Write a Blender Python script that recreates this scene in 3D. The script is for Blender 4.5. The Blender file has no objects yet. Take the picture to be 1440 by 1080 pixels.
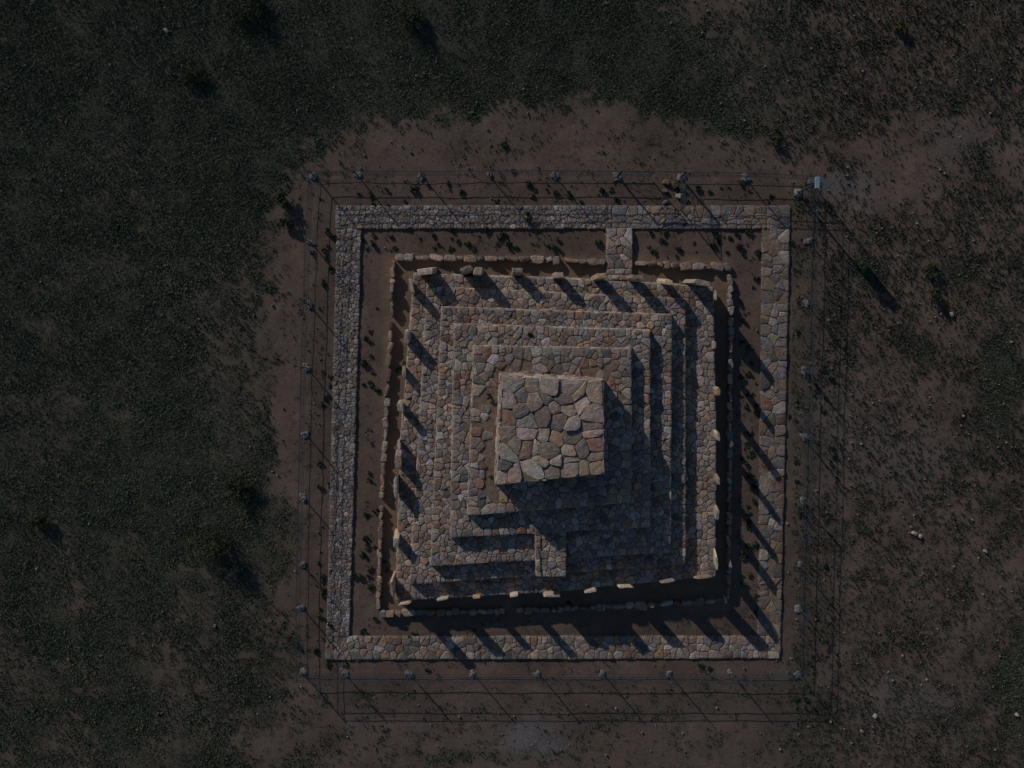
import bpy, math, random
import numpy as np
from mathutils import Vector, Matrix

# ------------------------------------------------------------------ camera, sky, sun, exposure
F = 1175.0                 # focal length in photo pixels (1440 wide)
U = 0.033                  # metres per photo pixel on the ground
H = F * U                  # camera height
scene = bpy.context.scene
COL = scene.collection
cam_data = bpy.data.cameras.new('camera')
cam = bpy.data.objects.new('camera', cam_data)
COL.objects.link(cam)
scene.camera = cam
cam_data.sensor_fit = 'HORIZONTAL'
cam_data.sensor_width = 36.0
cam_data.lens = 36.0 * F / 1440.0
cam_data.clip_start = 0.1
cam_data.clip_end = 6000
fwd = Vector((15 / F, -55 / F, -1)).normalized()
zc = -fwd
yc = (Vector((0, 1, 0)) - zc * zc.y).normalized()
xc = yc.cross(zc)
R = Matrix((xc, yc, zc)).transposed()
CAM = Vector((0, 0, H))
cam.matrix_world = Matrix.Translation(CAM) @ R.to_4x4()

SUN_EL = math.radians(20.9)
SUN_AZ = math.atan2(-57, 69)          # clockwise from +Y
to_sun = Vector((math.sin(SUN_AZ) * math.cos(SUN_EL), math.cos(SUN_AZ) * math.cos(SUN_EL), math.sin(SUN_EL)))
world = bpy.data.worlds.new('World')
scene.world = world
world.use_nodes = True
wn = world.node_tree.nodes
wl = world.node_tree.links
sky = wn.new('ShaderNodeTexSky')
sky.sky_type = 'NISHITA'
sky.sun_disc = False
sky.sun_elevation = SUN_EL
sky.sun_rotation = SUN_AZ
sky.dust_density = 0.3
sky.ozone_density = 2.4
bg = wn['Background']
bg.inputs['Strength'].default_value = 0.073
wl.new(sky.outputs[0], bg.inputs[0])
sd = bpy.data.lights.new('sun', 'SUN')
sd.energy = 3.7
sd.angle = math.radians(0.5)
sd.color = (1.0, 0.905, 0.81)
so = bpy.data.objects.new('sun', sd)
COL.objects.link(so)
so.rotation_euler = to_sun.to_track_quat('Z', 'Y').to_euler()
so.location = to_sun * 60
vs = scene.view_settings
vs.view_transform = 'Standard'
vs.look = 'None'
vs.gamma = 1
vs.exposure = -0.58

# ------------------------------------------------------------------ helpers
rnd = random.Random(7)
nr = np.random.RandomState(11)


def P(px, py, h=0.0):
    """world point at height h (m) that stands at photo position (px, py)"""
    d = R @ Vector((px - 720, -(py - 540), -F))
    t = (h - H) / d.z
    return CAM + d * t


def proj(X, Y):
    """ground points -> photo position (for the plant density map)"""
    ri = np.array(R.transposed())
    v = np.stack([X, Y, np.full_like(X, -H)])
    c = np.tensordot(ri, v, 1)
    return 720 + F * c[0] / -c[2], 540 - F * c[1] / -c[2]


def vnoise(x, y, seed=0):
    xi = np.floor(x).astype(np.int64)
    yi = np.floor(y).astype(np.int64)
    fx = x - xi
    fy = y - yi
    fx = fx * fx * (3 - 2 * fx)
    fy = fy * fy * (3 - 2 * fy)

    def h(a, b):
        n = (a * 374761393 + b * 668265263 + seed * 1442695041) & 0xffffffff
        n = ((n ^ (n >> 13)) * 1274126177) & 0xffffffff
        n = (n ^ (n >> 16)) & 0xffffffff
        return n / 4294967295.0
    a = h(xi, yi); b = h(xi + 1, yi); c = h(xi, yi + 1); d = h(xi + 1, yi + 1)
    return (a * (1 - fx) + b * fx) * (1 - fy) + (c * (1 - fx) + d * fx) * fy


def fbm(x, y, seed=0, o=4):
    s = 0; a = 0.5; t = 0
    for i in range(o):
        s = s + a * vnoise(x * 2 ** i, y * 2 ** i, seed + i * 17)
        t += a
        a *= 0.55
    return s / t


def tag(o, label=None, cat=None, group=None, kind=None):
    if label: o['label'] = label
    if cat: o['category'] = cat
    if group: o['group'] = group
    if kind: o['kind'] = kind
    return o


def empty(name, loc, label, cat, group=None):
    o = bpy.data.objects.new(name, None)
    COL.objects.link(o)
    o.location = loc
    o.empty_display_size = 0.3
    return tag(o, label, cat, group)


class MB:
    """mesh collector: verts in world space, per-vertex colour, material slots"""

    def __init__(s):
        s.v = []; s.f = []; s.c = []; s.m = []

    def add(s, verts, faces, col=(1, 1, 1), m=0):
        b = len(s.v)
        s.v += [tuple(p) for p in verts]
        s.c += [col] * len(verts)
        s.f += [tuple(i + b for i in f) for f in faces]
        s.m += [m] * len(faces)

    def box(s, a, b, w, hgt, col=(1, 1, 1), m=0, up=Vector((0, 0, 1))):
        """bar from a to b with section w x hgt"""
        a = Vector(a); b = Vector(b)
        d = (b - a).normalized()
        if abs(d.dot(up)) > 0.95: up = Vector((1, 0, 0))
        x = d.cross(up).normalized() * (w / 2)
        y = x.normalized().cross(d).normalized() * (hgt / 2)
        q = [a - x - y, a + x - y, a + x + y, a - x + y, b - x - y, b + x - y, b + x + y, b - x + y]
        s.add(q, [(3, 2, 1, 0), (4, 5, 6, 7), (0, 1, 5, 4), (1, 2, 6, 5), (2, 3, 7, 6), (3, 0, 4, 7)], col, m)

    def build(s, name, mats, parent=None, origin=(0, 0, 0), smooth=False):
        me = bpy.data.meshes.new(name)
        ox, oy, oz = origin
        me.from_pydata([(x - ox, y - oy, z - oz) for x, y, z in s.v], [], s.f)
        if not isinstance(mats, (list, tuple)): mats = [mats]
        for m in mats: me.materials.append(m)
        if len(mats) > 1: me.polygons.foreach_set('material_index', s.m)
        at = me.color_attributes.new('tint', 'FLOAT_COLOR', 'POINT')
        at.data.foreach_set('color', np.array([(c[0], c[1], c[2], 1) for c in s.c], dtype=np.float32).ravel())
        if smooth: me.polygons.foreach_set('use_smooth', [True] * len(s.f))
        me.update()
        o = bpy.data.objects.new(name, me)
        COL.objects.link(o)
        if parent is not None:
            o.parent = parent
        else:
            o.location = origin
        return o


# ------------------------------------------------------------------ materials
def new_mat(name):
    m = bpy.data.materials.new(name)
    m.use_nodes = True
    return m, m.node_tree.nodes, m.node_tree.links, m.node_tree.nodes['Principled BSDF']


def tex(n, l, scale, detail=4, rough=0.6, vec=None):
    t = n.new('ShaderNodeTexNoise')
    t.inputs['Scale'].default_value = scale
    t.inputs['Detail'].default_value = detail
    t.inputs['Roughness'].default_value = rough
    if vec is not None: l.new(vec, t.inputs['Vector'])
    return t


def ramp(n, l, fac, stops):
    r = n.new('ShaderNodeValToRGB')
    e = r.color_ramp.elements
    while len(e) < len(stops): e.new(0.5)
    for i, (p, c) in enumerate(stops):
        e[i].position = p
        e[i].color = (*c, 1) if len(c) == 3 else c
    l.new(fac, r.inputs[0])
    return r


def mult(n, l, a, b, mode='MULTIPLY', fac=1.0):
    x = n.new('ShaderNodeMix')
    x.data_type = 'RGBA'
    x.blend_type = mode
    x.inputs[0].default_value = fac
    if isinstance(a, tuple): x.inputs[6].default_value = (*a, 1)
    else: l.new(a, x.inputs[6])
    if isinstance(b, tuple): x.inputs[7].default_value = (*b, 1)
    else: l.new(b, x.inputs[7])
    return x.outputs[2]


def bump(n, l, bsdf, hgt, strength, dist):
    b = n.new('ShaderNodeBump')
    b.inputs['Strength'].default_value = strength
    b.inputs['Distance'].default_value = dist
    l.new(hgt, b.inputs['Height'])
    l.new(b.outputs[0], bsdf.inputs['Normal'])


def make_stone(name, lo=0.52, hi=1.32, bdist=0.03):
    m, n, l, b = new_mat(name)
    geo = n.new('ShaderNodeNewGeometry')
    at = n.new('ShaderNodeAttribute')
    at.attribute_name = 'tint'
    n1 = tex(n, l, 4.5, 8, 0.78, geo.outputs['Position'])
    r1 = ramp(n, l, n1.outputs[0], [(0.28, (lo, lo, lo * 1.03)), (0.72, (hi, hi * 0.98, hi * 0.95))])
    c = mult(n, l, at.outputs['Color'], r1.outputs[0])
    n2 = tex(n, l, 1.7, 3, 0.6, geo.outputs['Position'])
    r2 = ramp(n, l, n2.outputs[0], [(0.46, (1, 1, 1)), (0.60, (1.12, 0.93, 0.80)), (0.72, (1.05, 0.80, 0.64))])
    c = mult(n, l, c, r2.outputs[0], fac=0.75)
    n3 = tex(n, l, 28, 3, 0.7, geo.outputs['Position'])
    r3 = ramp(n, l, n3.outputs[0], [(0.35, (0.62, 0.62, 0.64)), (0.65, (1.3, 1.3, 1.27))])
    c = mult(n, l, c, r3.outputs[0])
    n5 = tex(n, l, 0.55, 5, 0.7, geo.outputs['Position'])
    r5 = ramp(n, l, n5.outputs[0], [(0.35, (0.80, 0.79, 0.80)), (0.65, (1.14, 1.12, 1.10))])
    c = mult(n, l, c, r5.outputs[0])
    l.new(c, b.inputs['Base Color'])
    b.inputs['Roughness'].default_value = 0.9
    b.inputs['Specular IOR Level'].default_value = 0.2
    nb = tex(n, l, 5, 9, 0.75, geo.outputs['Position'])
    bump(n, l, b, nb.outputs[0], 1.0, bdist * 1.5)
    return m


M_STONE = make_stone('rubble_stone', bdist=0.05)
M_SLAB = make_stone('slab_stone', bdist=0.05)

m, n, l, b = new_mat('earth_mortar')
geo = n.new('ShaderNodeNewGeometry')
t1 = tex(n, l, 5, 6, 0.7, geo.outputs['Position'])
r = ramp(n, l, t1.outputs[0], [(0.3, (0.09, 0.065, 0.047)), (0.7, (0.27, 0.195, 0.145))])
l.new(r.outputs[0], b.inputs['Base Color'])
b.inputs['Roughness'].default_value = 0.95
bump(n, l, b, t1.outputs[0], 0.8, 0.05)
M_MORTAR = m

m, n, l, b = new_mat('steppe_soil')
geo = n.new('ShaderNodeNewGeometry')
at = n.new('ShaderNodeAttribute')
at.attribute_name = 'tint'          # r = how far litter and ground plants cover the soil, g = reddish dug soil
sep = n.new('ShaderNodeSeparateColor')
l.new(at.outputs['Color'], sep.inputs[0])
a1 = tex(n, l, 0.35, 5, 0.6, geo.outputs['Position'])
soil = ramp(n, l, a1.outputs[0], [(0.3, (0.106, 0.073, 0.061)), (0.7, (0.182, 0.128, 0.108))])
a2 = tex(n, l, 9, 6, 0.75, geo.outputs['Position'])
sp = ramp(n, l, a2.outputs[0], [(0.3, (0.66, 0.67, 0.68)), (0.7, (1.32, 1.30, 1.27))])
a4 = tex(n, l, 1.9, 7, 0.72, geo.outputs['Position'])
mo = ramp(n, l, a4.outputs[0], [(0.32, (0.70, 0.73, 0.72)), (0.5, (1.0, 1.0, 1.0)), (0.68, (1.22, 1.17, 1.15))])
soilc = mult(n, l, mult(n, l, soil.outputs[0], sp.outputs[0]), mo.outputs[0])
red = n.new('ShaderNodeMix'); red.data_type = 'RGBA'
l.new(sep.outputs[1], red.inputs[0]); l.new(soilc, red.inputs[6])
rd = mult(n, l, sp.outputs[0], (0.21, 0.145, 0.105))
l.new(rd, red.inputs[7])
v = n.new('ShaderNodeTexVoronoi')
v.inputs['Scale'].default_value = 7
l.new(geo.outputs['Position'], v.inputs['Vector'])
peb = n.new('ShaderNodeValToRGB')
peb.color_ramp.elements[0].position = 0.10; peb.color_ramp.elements[0].color = (1, 1, 1, 1)
peb.color_ramp.elements[1].position = 0.16; peb.color_ramp.elements[1].color = (0, 0, 0, 1)
l.new(v.outputs['Distance'], peb.inputs[0])
sel = n.new('ShaderNodeSeparateColor'); l.new(v.outputs['Color'], sel.inputs[0])
gt = n.new('ShaderNodeMath'); gt.operation = 'GREATER_THAN'; gt.inputs[1].default_value = 0.88
l.new(sel.outputs[0], gt.inputs[0])
mm = n.new('ShaderNodeMath'); mm.operation = 'MULTIPLY'
l.new(gt.outputs[0], mm.inputs[0]); l.new(peb.outputs[0], mm.inputs[1])
pm = n.new('ShaderNodeMix'); pm.data_type = 'RGBA'
l.new(mm.outputs[0], pm.inputs[0]); l.new(red.outputs[2], pm.inputs[6]); pm.inputs[7].default_value = (0.26, 0.24, 0.22, 1)
a3 = tex(n, l, 2.6, 6, 0.75, geo.outputs['Position'])
lit = ramp(n, l, a3.outputs[0], [(0.30, (0.038, 0.050, 0.038)), (0.50, (0.056, 0.066, 0.050)), (0.68, (0.074, 0.072, 0.056)), (0.8, (0.105, 0.084, 0.068))])
lm = n.new('ShaderNodeMix'); lm.data_type = 'RGBA'
# break the edge of the cover with fine noise
ad = n.new('ShaderNodeMath'); ad.operation = 'MULTIPLY_ADD'
l.new(a2.outputs[0], ad.inputs[0]); ad.inputs[1].default_value = 1.2; ad.inputs[2].default_value = -1.2
ad2 = n.new('ShaderNodeMath'); ad2.operation = 'ADD'; ad2.use_clamp = True
ad3 = n.new('ShaderNodeMath'); ad3.operation = 'MULTIPLY_ADD'
l.new(a4.outputs[0], ad3.inputs[0]); ad3.inputs[1].default_value = 1.3; l.new(ad.outputs[0], ad3.inputs[2])
l.new(ad3.outputs[0], ad2.inputs[0]); l.new(sep.outputs[0], ad2.inputs[1])
l.new(ad2.outputs[0], lm.inputs[0]); l.new(pm.outputs[2], lm.inputs[6]); l.new(lit.outputs[0], lm.inputs[7])
ash = n.new('ShaderNodeMix'); ash.data_type = 'RGBA'
am = n.new('ShaderNodeMath'); am.operation = 'MULTIPLY'; am.use_clamp = True
l.new(sep.outputs[2], am.inputs[0]); l.new(sp.outputs[0], am.inputs[1])
l.new(am.outputs[0], ash.inputs[0]); l.new(lm.outputs[2], ash.inputs[6])
ac = mult(n, l, sp.outputs[0], (0.15, 0.155, 0.165)); l.new(ac, ash.inputs[7])
l.new(ash.outputs[2], b.inputs['Base Color'])
b.inputs['Roughness'].default_value = 0.97
b.inputs['Specular IOR Level'].default_value = 0.1
nb = tex(n, l, 4.5, 9, 0.75, geo.outputs['Position'])
bump(n, l, b, nb.outputs[0], 0.7, 0.045)
M_SOIL = m


def plain(name, col, rough=0.6, metal=0.0, nscale=12, var=0.35, spec=0.3, attr=False):
    m, n, l, b = new_mat(name)
    geo = n.new('ShaderNodeNewGeometry')
    t = tex(n, l, nscale, 4, 0.6, geo.outputs['Position'])
    r = ramp(n, l, t.outputs[0], [(0.3, (1 - var,) * 3), (0.7, (1 + var,) * 3)])
    if attr:
        at = n.new('ShaderNodeAttribute'); at.attribute_name = 'tint'
        c = mult(n, l, at.outputs['Color'], r.outputs[0])
    else:
        c = mult(n, l, col, r.outputs[0])
    l.new(c, b.inputs['Base Color'])
    b.inputs['Roughness'].default_value = rough
    b.inputs['Metallic'].default_value = metal
    b.inputs['Specular IOR Level'].default_value = spec
    return m


M_IRON = plain('painted_iron', (0.035, 0.045, 0.055), 0.6)
M_CONC = make_stone('rough_concrete', 0.8, 1.15, 0.02)
M_WHITE = plain('white_enamel', (0.22, 0.28, 0.32), 0.5, var=0.35)
M_PANEL = plain('solar_glass', (0.012, 0.016, 0.03), 0.2, spec=0.5)
M_LEAF = plain('plant_leaf', (1, 1, 1), 0.8, attr=True, spec=0.1, nscale=3)
M_TWIG = plain('twig_bark', (0.09, 0.07, 0.05), 0.9)

# ------------------------------------------------------------------ plant cover map (photo positions only used to lay the ground out)


def sm(x, a, b):
    t = np.clip((x - a) / (b - a), 0, 1)
    return t * t * (3 - 2 * t)


def cover(X, Y):
    """0 = bare earth, 1 = closed turf"""
    x, y = proj(X, Y)
    w = (fbm(X * 0.5, Y * 0.5, 3) - 0.5)
    w2 = (fbm(X * 1.6, Y * 1.6, 9) - 0.5)
    xx = x + w * 90 + w2 * 30
    yy = y + w2 * 50 + w * 50
    # worn ground round the enclosure, its border traced as a soft polygon
    left = 395 + 0.02 * (yy - 500)
    top = np.interp(xx, [380, 430, 500, 560, 700, 860, 960, 1040, 1120, 1200, 1300, 1440], [270, 222, 180, 183, 160, 150, 182, 195, 225, 215, 170, 100])
    w3 = (fbm(X * 3.5, Y * 3.5, 15) - 0.5)
    xx = xx + w3 * 60
    yy = yy + w3 * 60
    a = sm(xx, left + 26, left - 26)
    bt = sm(yy, top + 24, top - 26)
    turf = np.maximum(a, bt)
    low = sm(yy, 1030, 1075) * sm(xx, 480, 430)
    turf = np.maximum(turf, low)
    # left field
    c = 0.80 * turf
    c *= 1 - 0.22 * sm(yy, 150, 560) * sm(fbm(X * 0.4, Y * 0.4, 5), 0.45, 0.6) * sm(xx, 500, 380)
    c *= 1 - 0.45 * sm(xx, 250, 380) * sm(yy, 340, 420) * sm(yy, 620, 540)
    c *= 1 - 0.28 * sm(yy, 780, 860) * sm(fbm(X * 0.45, Y * 0.45, 8), 0.42, 0.58)
    for (cx, cy, rx, ry, s) in [(82, 730, 24, 30, .75), (106, 845, 20, 18, .75), (270, 855, 50, 28, .5), (300, 940, 60, 45, .35), (270, 115, 40, 22, .3),
                                (990, 6, 60, 22, .8), (170, 250, 50, 60, .25), (370, 1050, 50, 40, .55), (640, 40, 60, 40, .2)]:
        c *= 1 - s * np.exp(-(((x + w2 * 40 - cx) / rx) ** 2 + ((y + w2 * 40 - cy) / ry) ** 2))
    c = np.maximum(c, 0.98 * np.exp(-(((x - 200) / 230) ** 2 + ((y - 690) / 95) ** 2)) * sm(xx, 420, 385))
    # dry right hand side: sparse, streaky
    rgt = 0.40 + 1.05 * (fbm(X * 0.28 + Y * 0.1, Y * 0.28, 21) - 0.5) + 0.7 * (fbm(X * 1.3, Y * 1.3, 22) - 0.5)
    rgt = np.clip(rgt, 0.10, 0.85) * sm(x, 1120, 1190)
    ur = 0.7 * sm(xx + (300 - yy) * 0.35, 1010, 1120) * sm(yy, 330, 200)
    c = c * (1 - 0.50 * ur)
    c = np.maximum(c, rgt)
    for (cx, cy, rx, ry, s) in [(1400, 540, 55, 110, .85), (1375, 640, 60, 40, .6), (1430, 960, 42, 130, .95), (1425, 470, 40, 60, .6), (1290, 660, 60, 40, .45), (1300, 790, 90, 40, .3),
                                (1330, 120, 90, 70, .6), (1180, 110, 90, 60, .6), (1100, 60, 80, 50, .5), (1410, 90, 50, 80, .6), (1400, 330, 50, 70, .45), (1240, 330, 30, 40, .1), (650, 1065, 90, 14, .5), (1050, 185, 70, 24, .75)]:
        c = np.maximum(c, s * np.exp(-(((x + w * 60 - cx) / rx) ** 2 + ((y + w * 60 - cy) / ry) ** 2) ** 1.5))
    for (cx, cy, rx, ry, s) in [(1280, 250, 70, 45, .8), (1260, 990, 120, 60, .75), (1330, 860, 50, 50, .5), (1420, 220, 30, 30, .6), (1230, 500, 30, 60, .5)]:
        c *= 1 - s * np.exp(-(((x + w * 60 - cx) / rx) ** 2 + ((y + w * 60 - cy) / ry) ** 2))
    base = 0.10 + 0.40 * (fbm(X * 0.9, Y * 0.9, 31) - 0.45) + 0.3 * (fbm(X * 2.5, Y * 2.5, 32) - 0.5)
    side = sm(x, 1095, 1130) * sm(y, 240, 300) * 0.28 + sm(y, 950, 1000) * 0.10 + sm(y, 235, 215) * 0.06
    c = np.maximum(c, np.clip(base + side, 0, 1))
    return np.clip(c, 0, 1)


# ------------------------------------------------------------------ ground
def axis(lo, hi, step):
    a = np.arange(lo, hi + step / 2, step)
    out = []; d = step; x = hi
    while x < 2500:
        d *= 1.35; x += d; out.append(x)
    neg = []; d = step; x = lo
    while x > -2500:
        d *= 1.35; x -= d; neg.append(x)
    return np.concatenate([np.array(neg[::-1]), a, np.array(out)])


gx = axis(-28, 28, 0.16)
gy = axis(-23, 21, 0.16)
GX, GY = np.meshgrid(gx, gy)
inside = (np.abs(GX) < 60) & (np.abs(GY) < 60)
gz = -0.04 + 0.036 * (fbm(GX * 1.1, GY * 1.1, 77) - 0.5) * 2
far = sm(np.hypot(GX, GY), 30, 200)
gz = gz + far * (fbm(GX * 0.01, GY * 0.01, 78) - 0.55) * 14
nx, ny = len(gx), len(gy)
me = bpy.data.meshes.new('ground')
me.vertices.add(nx * ny)
me.vertices.foreach_set('co', np.stack([GX.ravel(), GY.ravel(), gz.ravel()], 1).astype(np.float32).ravel())
idx = np.arange(nx * ny).reshape(ny, nx)
quads = np.stack([idx[:-1, :-1].ravel(), idx[:-1, 1:].ravel(), idx[1:, 1:].ravel(), idx[1:, :-1].ravel()], 1)
me.loops.add(quads.size)
me.loops.foreach_set('vertex_index', quads.ravel().astype(np.int32))
me.polygons.add(len(quads))
me.polygons.foreach_set('loop_start', (np.arange(len(quads)) * 4).astype(np.int32))
me.polygons.foreach_set('use_smooth', np.ones(len(quads), dtype=bool))
me.update(calc_edges=True)
cx_ = np.clip(GX, -60, 60); cy_ = np.clip(GY, -60, 60)
cov = cover(cx_, cy_)
ppx, ppy = proj(cx_, cy_)
moat = sm(ppx, 532, 545) * sm(ppx, 1030, 1020) * sm(ppy, 356, 366) * sm(ppy, 864, 850)
tintg = np.zeros((nx * ny, 4), dtype=np.float32)
tintg[:, 0] = (cov * (1 - 0.6 * sm(ppx, 1120, 1190) * sm(-cov, -0.75, -0.5))).ravel(); tintg[:, 1] = moat.ravel(); tintg[:, 3] = 1
ashm = np.zeros_like(ppx)
wn_ = (fbm(cx_ * 1.3, cy_ * 1.3, 66) - 0.5) * 60
for (ax_, ay_, arx, ary, as_) in [(745, 1040, 38, 28, .8), (1195, 262, 40, 22, .45), (1200, 285, 25, 14, .4), (485, 1014, 12, 9, .4), (590, 1022, 12, 7, .5), (1350, 200, 40, 30, .3), (1170, 600, 50, 90, .2), (1270, 650, 60, 50, .25), (1290, 990, 90, 40, .25)]:
    ashm = np.maximum(ashm, as_ * np.exp(-(((ppx + wn_ - ax_) / arx) ** 2 + ((ppy + wn_ * .5 - ay_) / ary) ** 2)))
tintg[:, 2] = ashm.ravel()
at = me.color_attributes.new('tint', 'FLOAT_COLOR', 'POINT')
at.data.foreach_set('color', tintg.ravel())
me.materials.append(M_SOIL)
ground = bpy.data.objects.new('ground', me)
COL.objects.link(ground)
tag(ground, kind='structure')

# ------------------------------------------------------------------ stone laying
PAL = [((0.245, 0.215, 0.197), 7), ((0.295, 0.262, 0.24), 5), ((0.195, 0.176, 0.165), 4), ((0.255, 0.21, 0.185), 4), ((0.215, 0.21, 0.225), 4),
       ((0.31, 0.295, 0.285), 2), ((0.26, 0.185, 0.135), 1.3), ((0.22, 0.15, 0.125), .7), ((0.155, 0.15, 0.15), 2), ((0.28, 0.235, 0.185), 2), ((0.40, 0.39, 0.39), .5)]
GREY = [((0.225, 0.215, 0.215), 5), ((0.27, 0.265, 0.27), 5), ((0.18, 0.175, 0.178), 3), ((0.25, 0.225, 0.21), 4), ((0.35, 0.345, 0.35), 1.5), ((0.23, 0.19, 0.165), 1)]


def pick(rng, pal):
    t = sum(w for _, w in pal); x = rng.random() * t
    for c, w in pal:
        x -= w
        if x <= 0: break
    k = rng.uniform(0.68, 1.28) * 1.30
    return tuple(max(0.02, ch * k * rng.uniform(0.96, 1.04)) for ch in c)


def clip(poly, nx_, ny_, d):
    """keep the side n.p <= d"""
    out = []
    N = len(poly)
    for i in range(N):
        a = poly[i]; b_ = poly[(i + 1) % N]
        da = a[0] * nx_ + a[1] * ny_ - d
        db = b_[0] * nx_ + b_[1] * ny_ - d
        if da <= 0: out.append(a)
        if (da < 0 < db) or (db < 0 < da):
            t = da / (da - db)
            out.append((a[0] + (b_[0] - a[0]) * t, a[1] + (b_[1] - a[1]) * t))
    return out


def area(p):
    return 0.5 * sum(p[i][0] * p[(i + 1) % len(p)][1] - p[(i + 1) % len(p)][0] * p[i][1] for i in range(len(p)))


def inside_poly(p, poly, m_=0.0):
    for i in range(len(poly)):
        a = poly[i]; b_ = poly[(i + 1) % len(poly)]
        ex, ey = b_[0] - a[0], b_[1] - a[1]
        L = math.hypot(ex, ey)
        if (ex * (p[1] - a[1]) - ey * (p[0] - a[0])) / L < m_: return False
    return True


def crazy(poly, sp, gap, rng, edge_row=True, skip=None, ragged=1.0, big=1.0):
    """irregular flat stones filling a convex ccw polygon"""
    if area(poly) < 0: poly = poly[::-1]
    xs = [p[0] for p in poly]; ys = [p[1] for p in poly]
    sites = []
    if edge_row:
        for i in range(len(poly)):
            a = poly[i]; b_ = poly[(i + 1) % len(poly)]
            L = math.hypot(b_[0] - a[0], b_[1] - a[1])
            ex, ey = (b_[0] - a[0]) / L, (b_[1] - a[1]) / L
            s = sp * 0.3
            while s < L - sp * 0.2:
                off = sp * rng.uniform(0.34, 0.5)
                sites.append((a[0] + ex * s - ey * off, a[1] + ey * s + ex * off))
                s += sp * rng.uniform(0.8, 2.1)
    ne = len(sites)
    grid = {}
    cell = sp

    def near(p, r_):
        ci, cj = int(p[0] // cell), int(p[1] // cell)
        for i in range(ci - 2, ci + 3):
            for j in range(cj - 2, cj + 3):
                for q in grid.get((i, j), ()):
                    if (q[0] - p[0]) ** 2 + (q[1] - p[1]) ** 2 < r_ * r_: return True
        return False
    keep = []
    rad = []
    for p in sites:
        if not near(p, sp * 0.6):
            grid.setdefault((int(p[0] // cell), int(p[1] // cell)), []).append(p); keep.append(p); rad.append(rng.uniform(.25, .5) * sp)
    tries = int((max(xs) - min(xs)) * (max(ys) - min(ys)) / (sp * sp) * 9)
    for _ in range(tries):
        p = (rng.uniform(min(xs), max(xs)), rng.uniform(min(ys), max(ys)))
        if not inside_poly(p, poly, sp * 0.2): continue
        if skip and inside_poly(p, skip, sp * 0.9): continue
        q = rng.choice([0.45, 0.6, 0.85, 1.15, 1.4])
        if not near(p, sp * q):
            grid.setdefault((int(p[0] // cell), int(p[1] // cell)), []).append(p); keep.append(p); rad.append(q * 0.42 * sp)
    S = np.array(keep)
    rad = np.array(rad)
    out = []
    for i, p in enumerate(keep):
        d = S - np.array(p)
        dist = np.hypot(d[:, 0], d[:, 1])
        order = np.argsort(dist)[1:30]
        c = [(p[0] + sp * 1.9 * math.cos(t_ * math.pi / 6), p[1] + sp * 1.9 * math.sin(t_ * math.pi / 6)) for t_ in range(12)]
        for a_i in range(len(poly)):
            a = poly[a_i]; b_ = poly[(a_i + 1) % len(poly)]
            ex, ey = b_[0] - a[0], b_[1] - a[1]; L = math.hypot(ex, ey)
            nx_, ny_ = ey / L, -ex / L
            c = clip(c, nx_, ny_, nx_ * a[0] + ny_ * a[1] - 0.002 + rng.uniform(-0.035, 0.022) * ragged)
            if len(c) < 3: break
        if len(c) < 3: continue
        for j in order:
            if dist[j] > sp * 4: break
            nx_, ny_ = d[j] / dist[j]
            w_ = (dist[j] ** 2 + rad[i] ** 2 - rad[j] ** 2) / (2 * dist[j])
            w_ = min(max(w_, dist[j] * 0.2), dist[j] * 0.8)
            mid = p[0] * nx_ + p[1] * ny_ + w_ - gap / 2
            c = clip(c, nx_, ny_, mid)
            if len(c) < 3: break
        if len(c) >= 3: split(c, sp, gap, rng, out, 0, big)
    return out


def split(c, sp, gap, rng, out, depth, big=1.0):
    """break a large stone along a roughly straight joint across its long axis"""
    A = area(c)
    if A < (sp * 0.2) ** 2: return
    if depth < 3 and A > sp * sp * rng.uniform(0.35, 2.6) * big:
        cx = sum(p[0] for p in c) / len(c); cy = sum(p[1] for p in c) / len(c)
        sxx = sum((p[0] - cx) ** 2 for p in c); syy = sum((p[1] - cy) ** 2 for p in c); sxy = sum((p[0] - cx) * (p[1] - cy) for p in c)
        th = 0.5 * math.atan2(2 * sxy, sxx - syy) + rng.gauss(0, 0.35)
        nx_, ny_ = math.cos(th), math.sin(th)
        o = nx_ * cx + ny_ * cy + rng.uniform(-0.2, 0.2) * math.sqrt(A)
        a_ = clip(c, nx_, ny_, o - gap / 2); b_ = clip(c, -nx_, -ny_, -o - gap / 2)
        for q in (a_, b_):
            if len(q) >= 3: split(q, sp, gap, rng, out, depth + 1, big)
    else:
        out.append(c)


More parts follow.
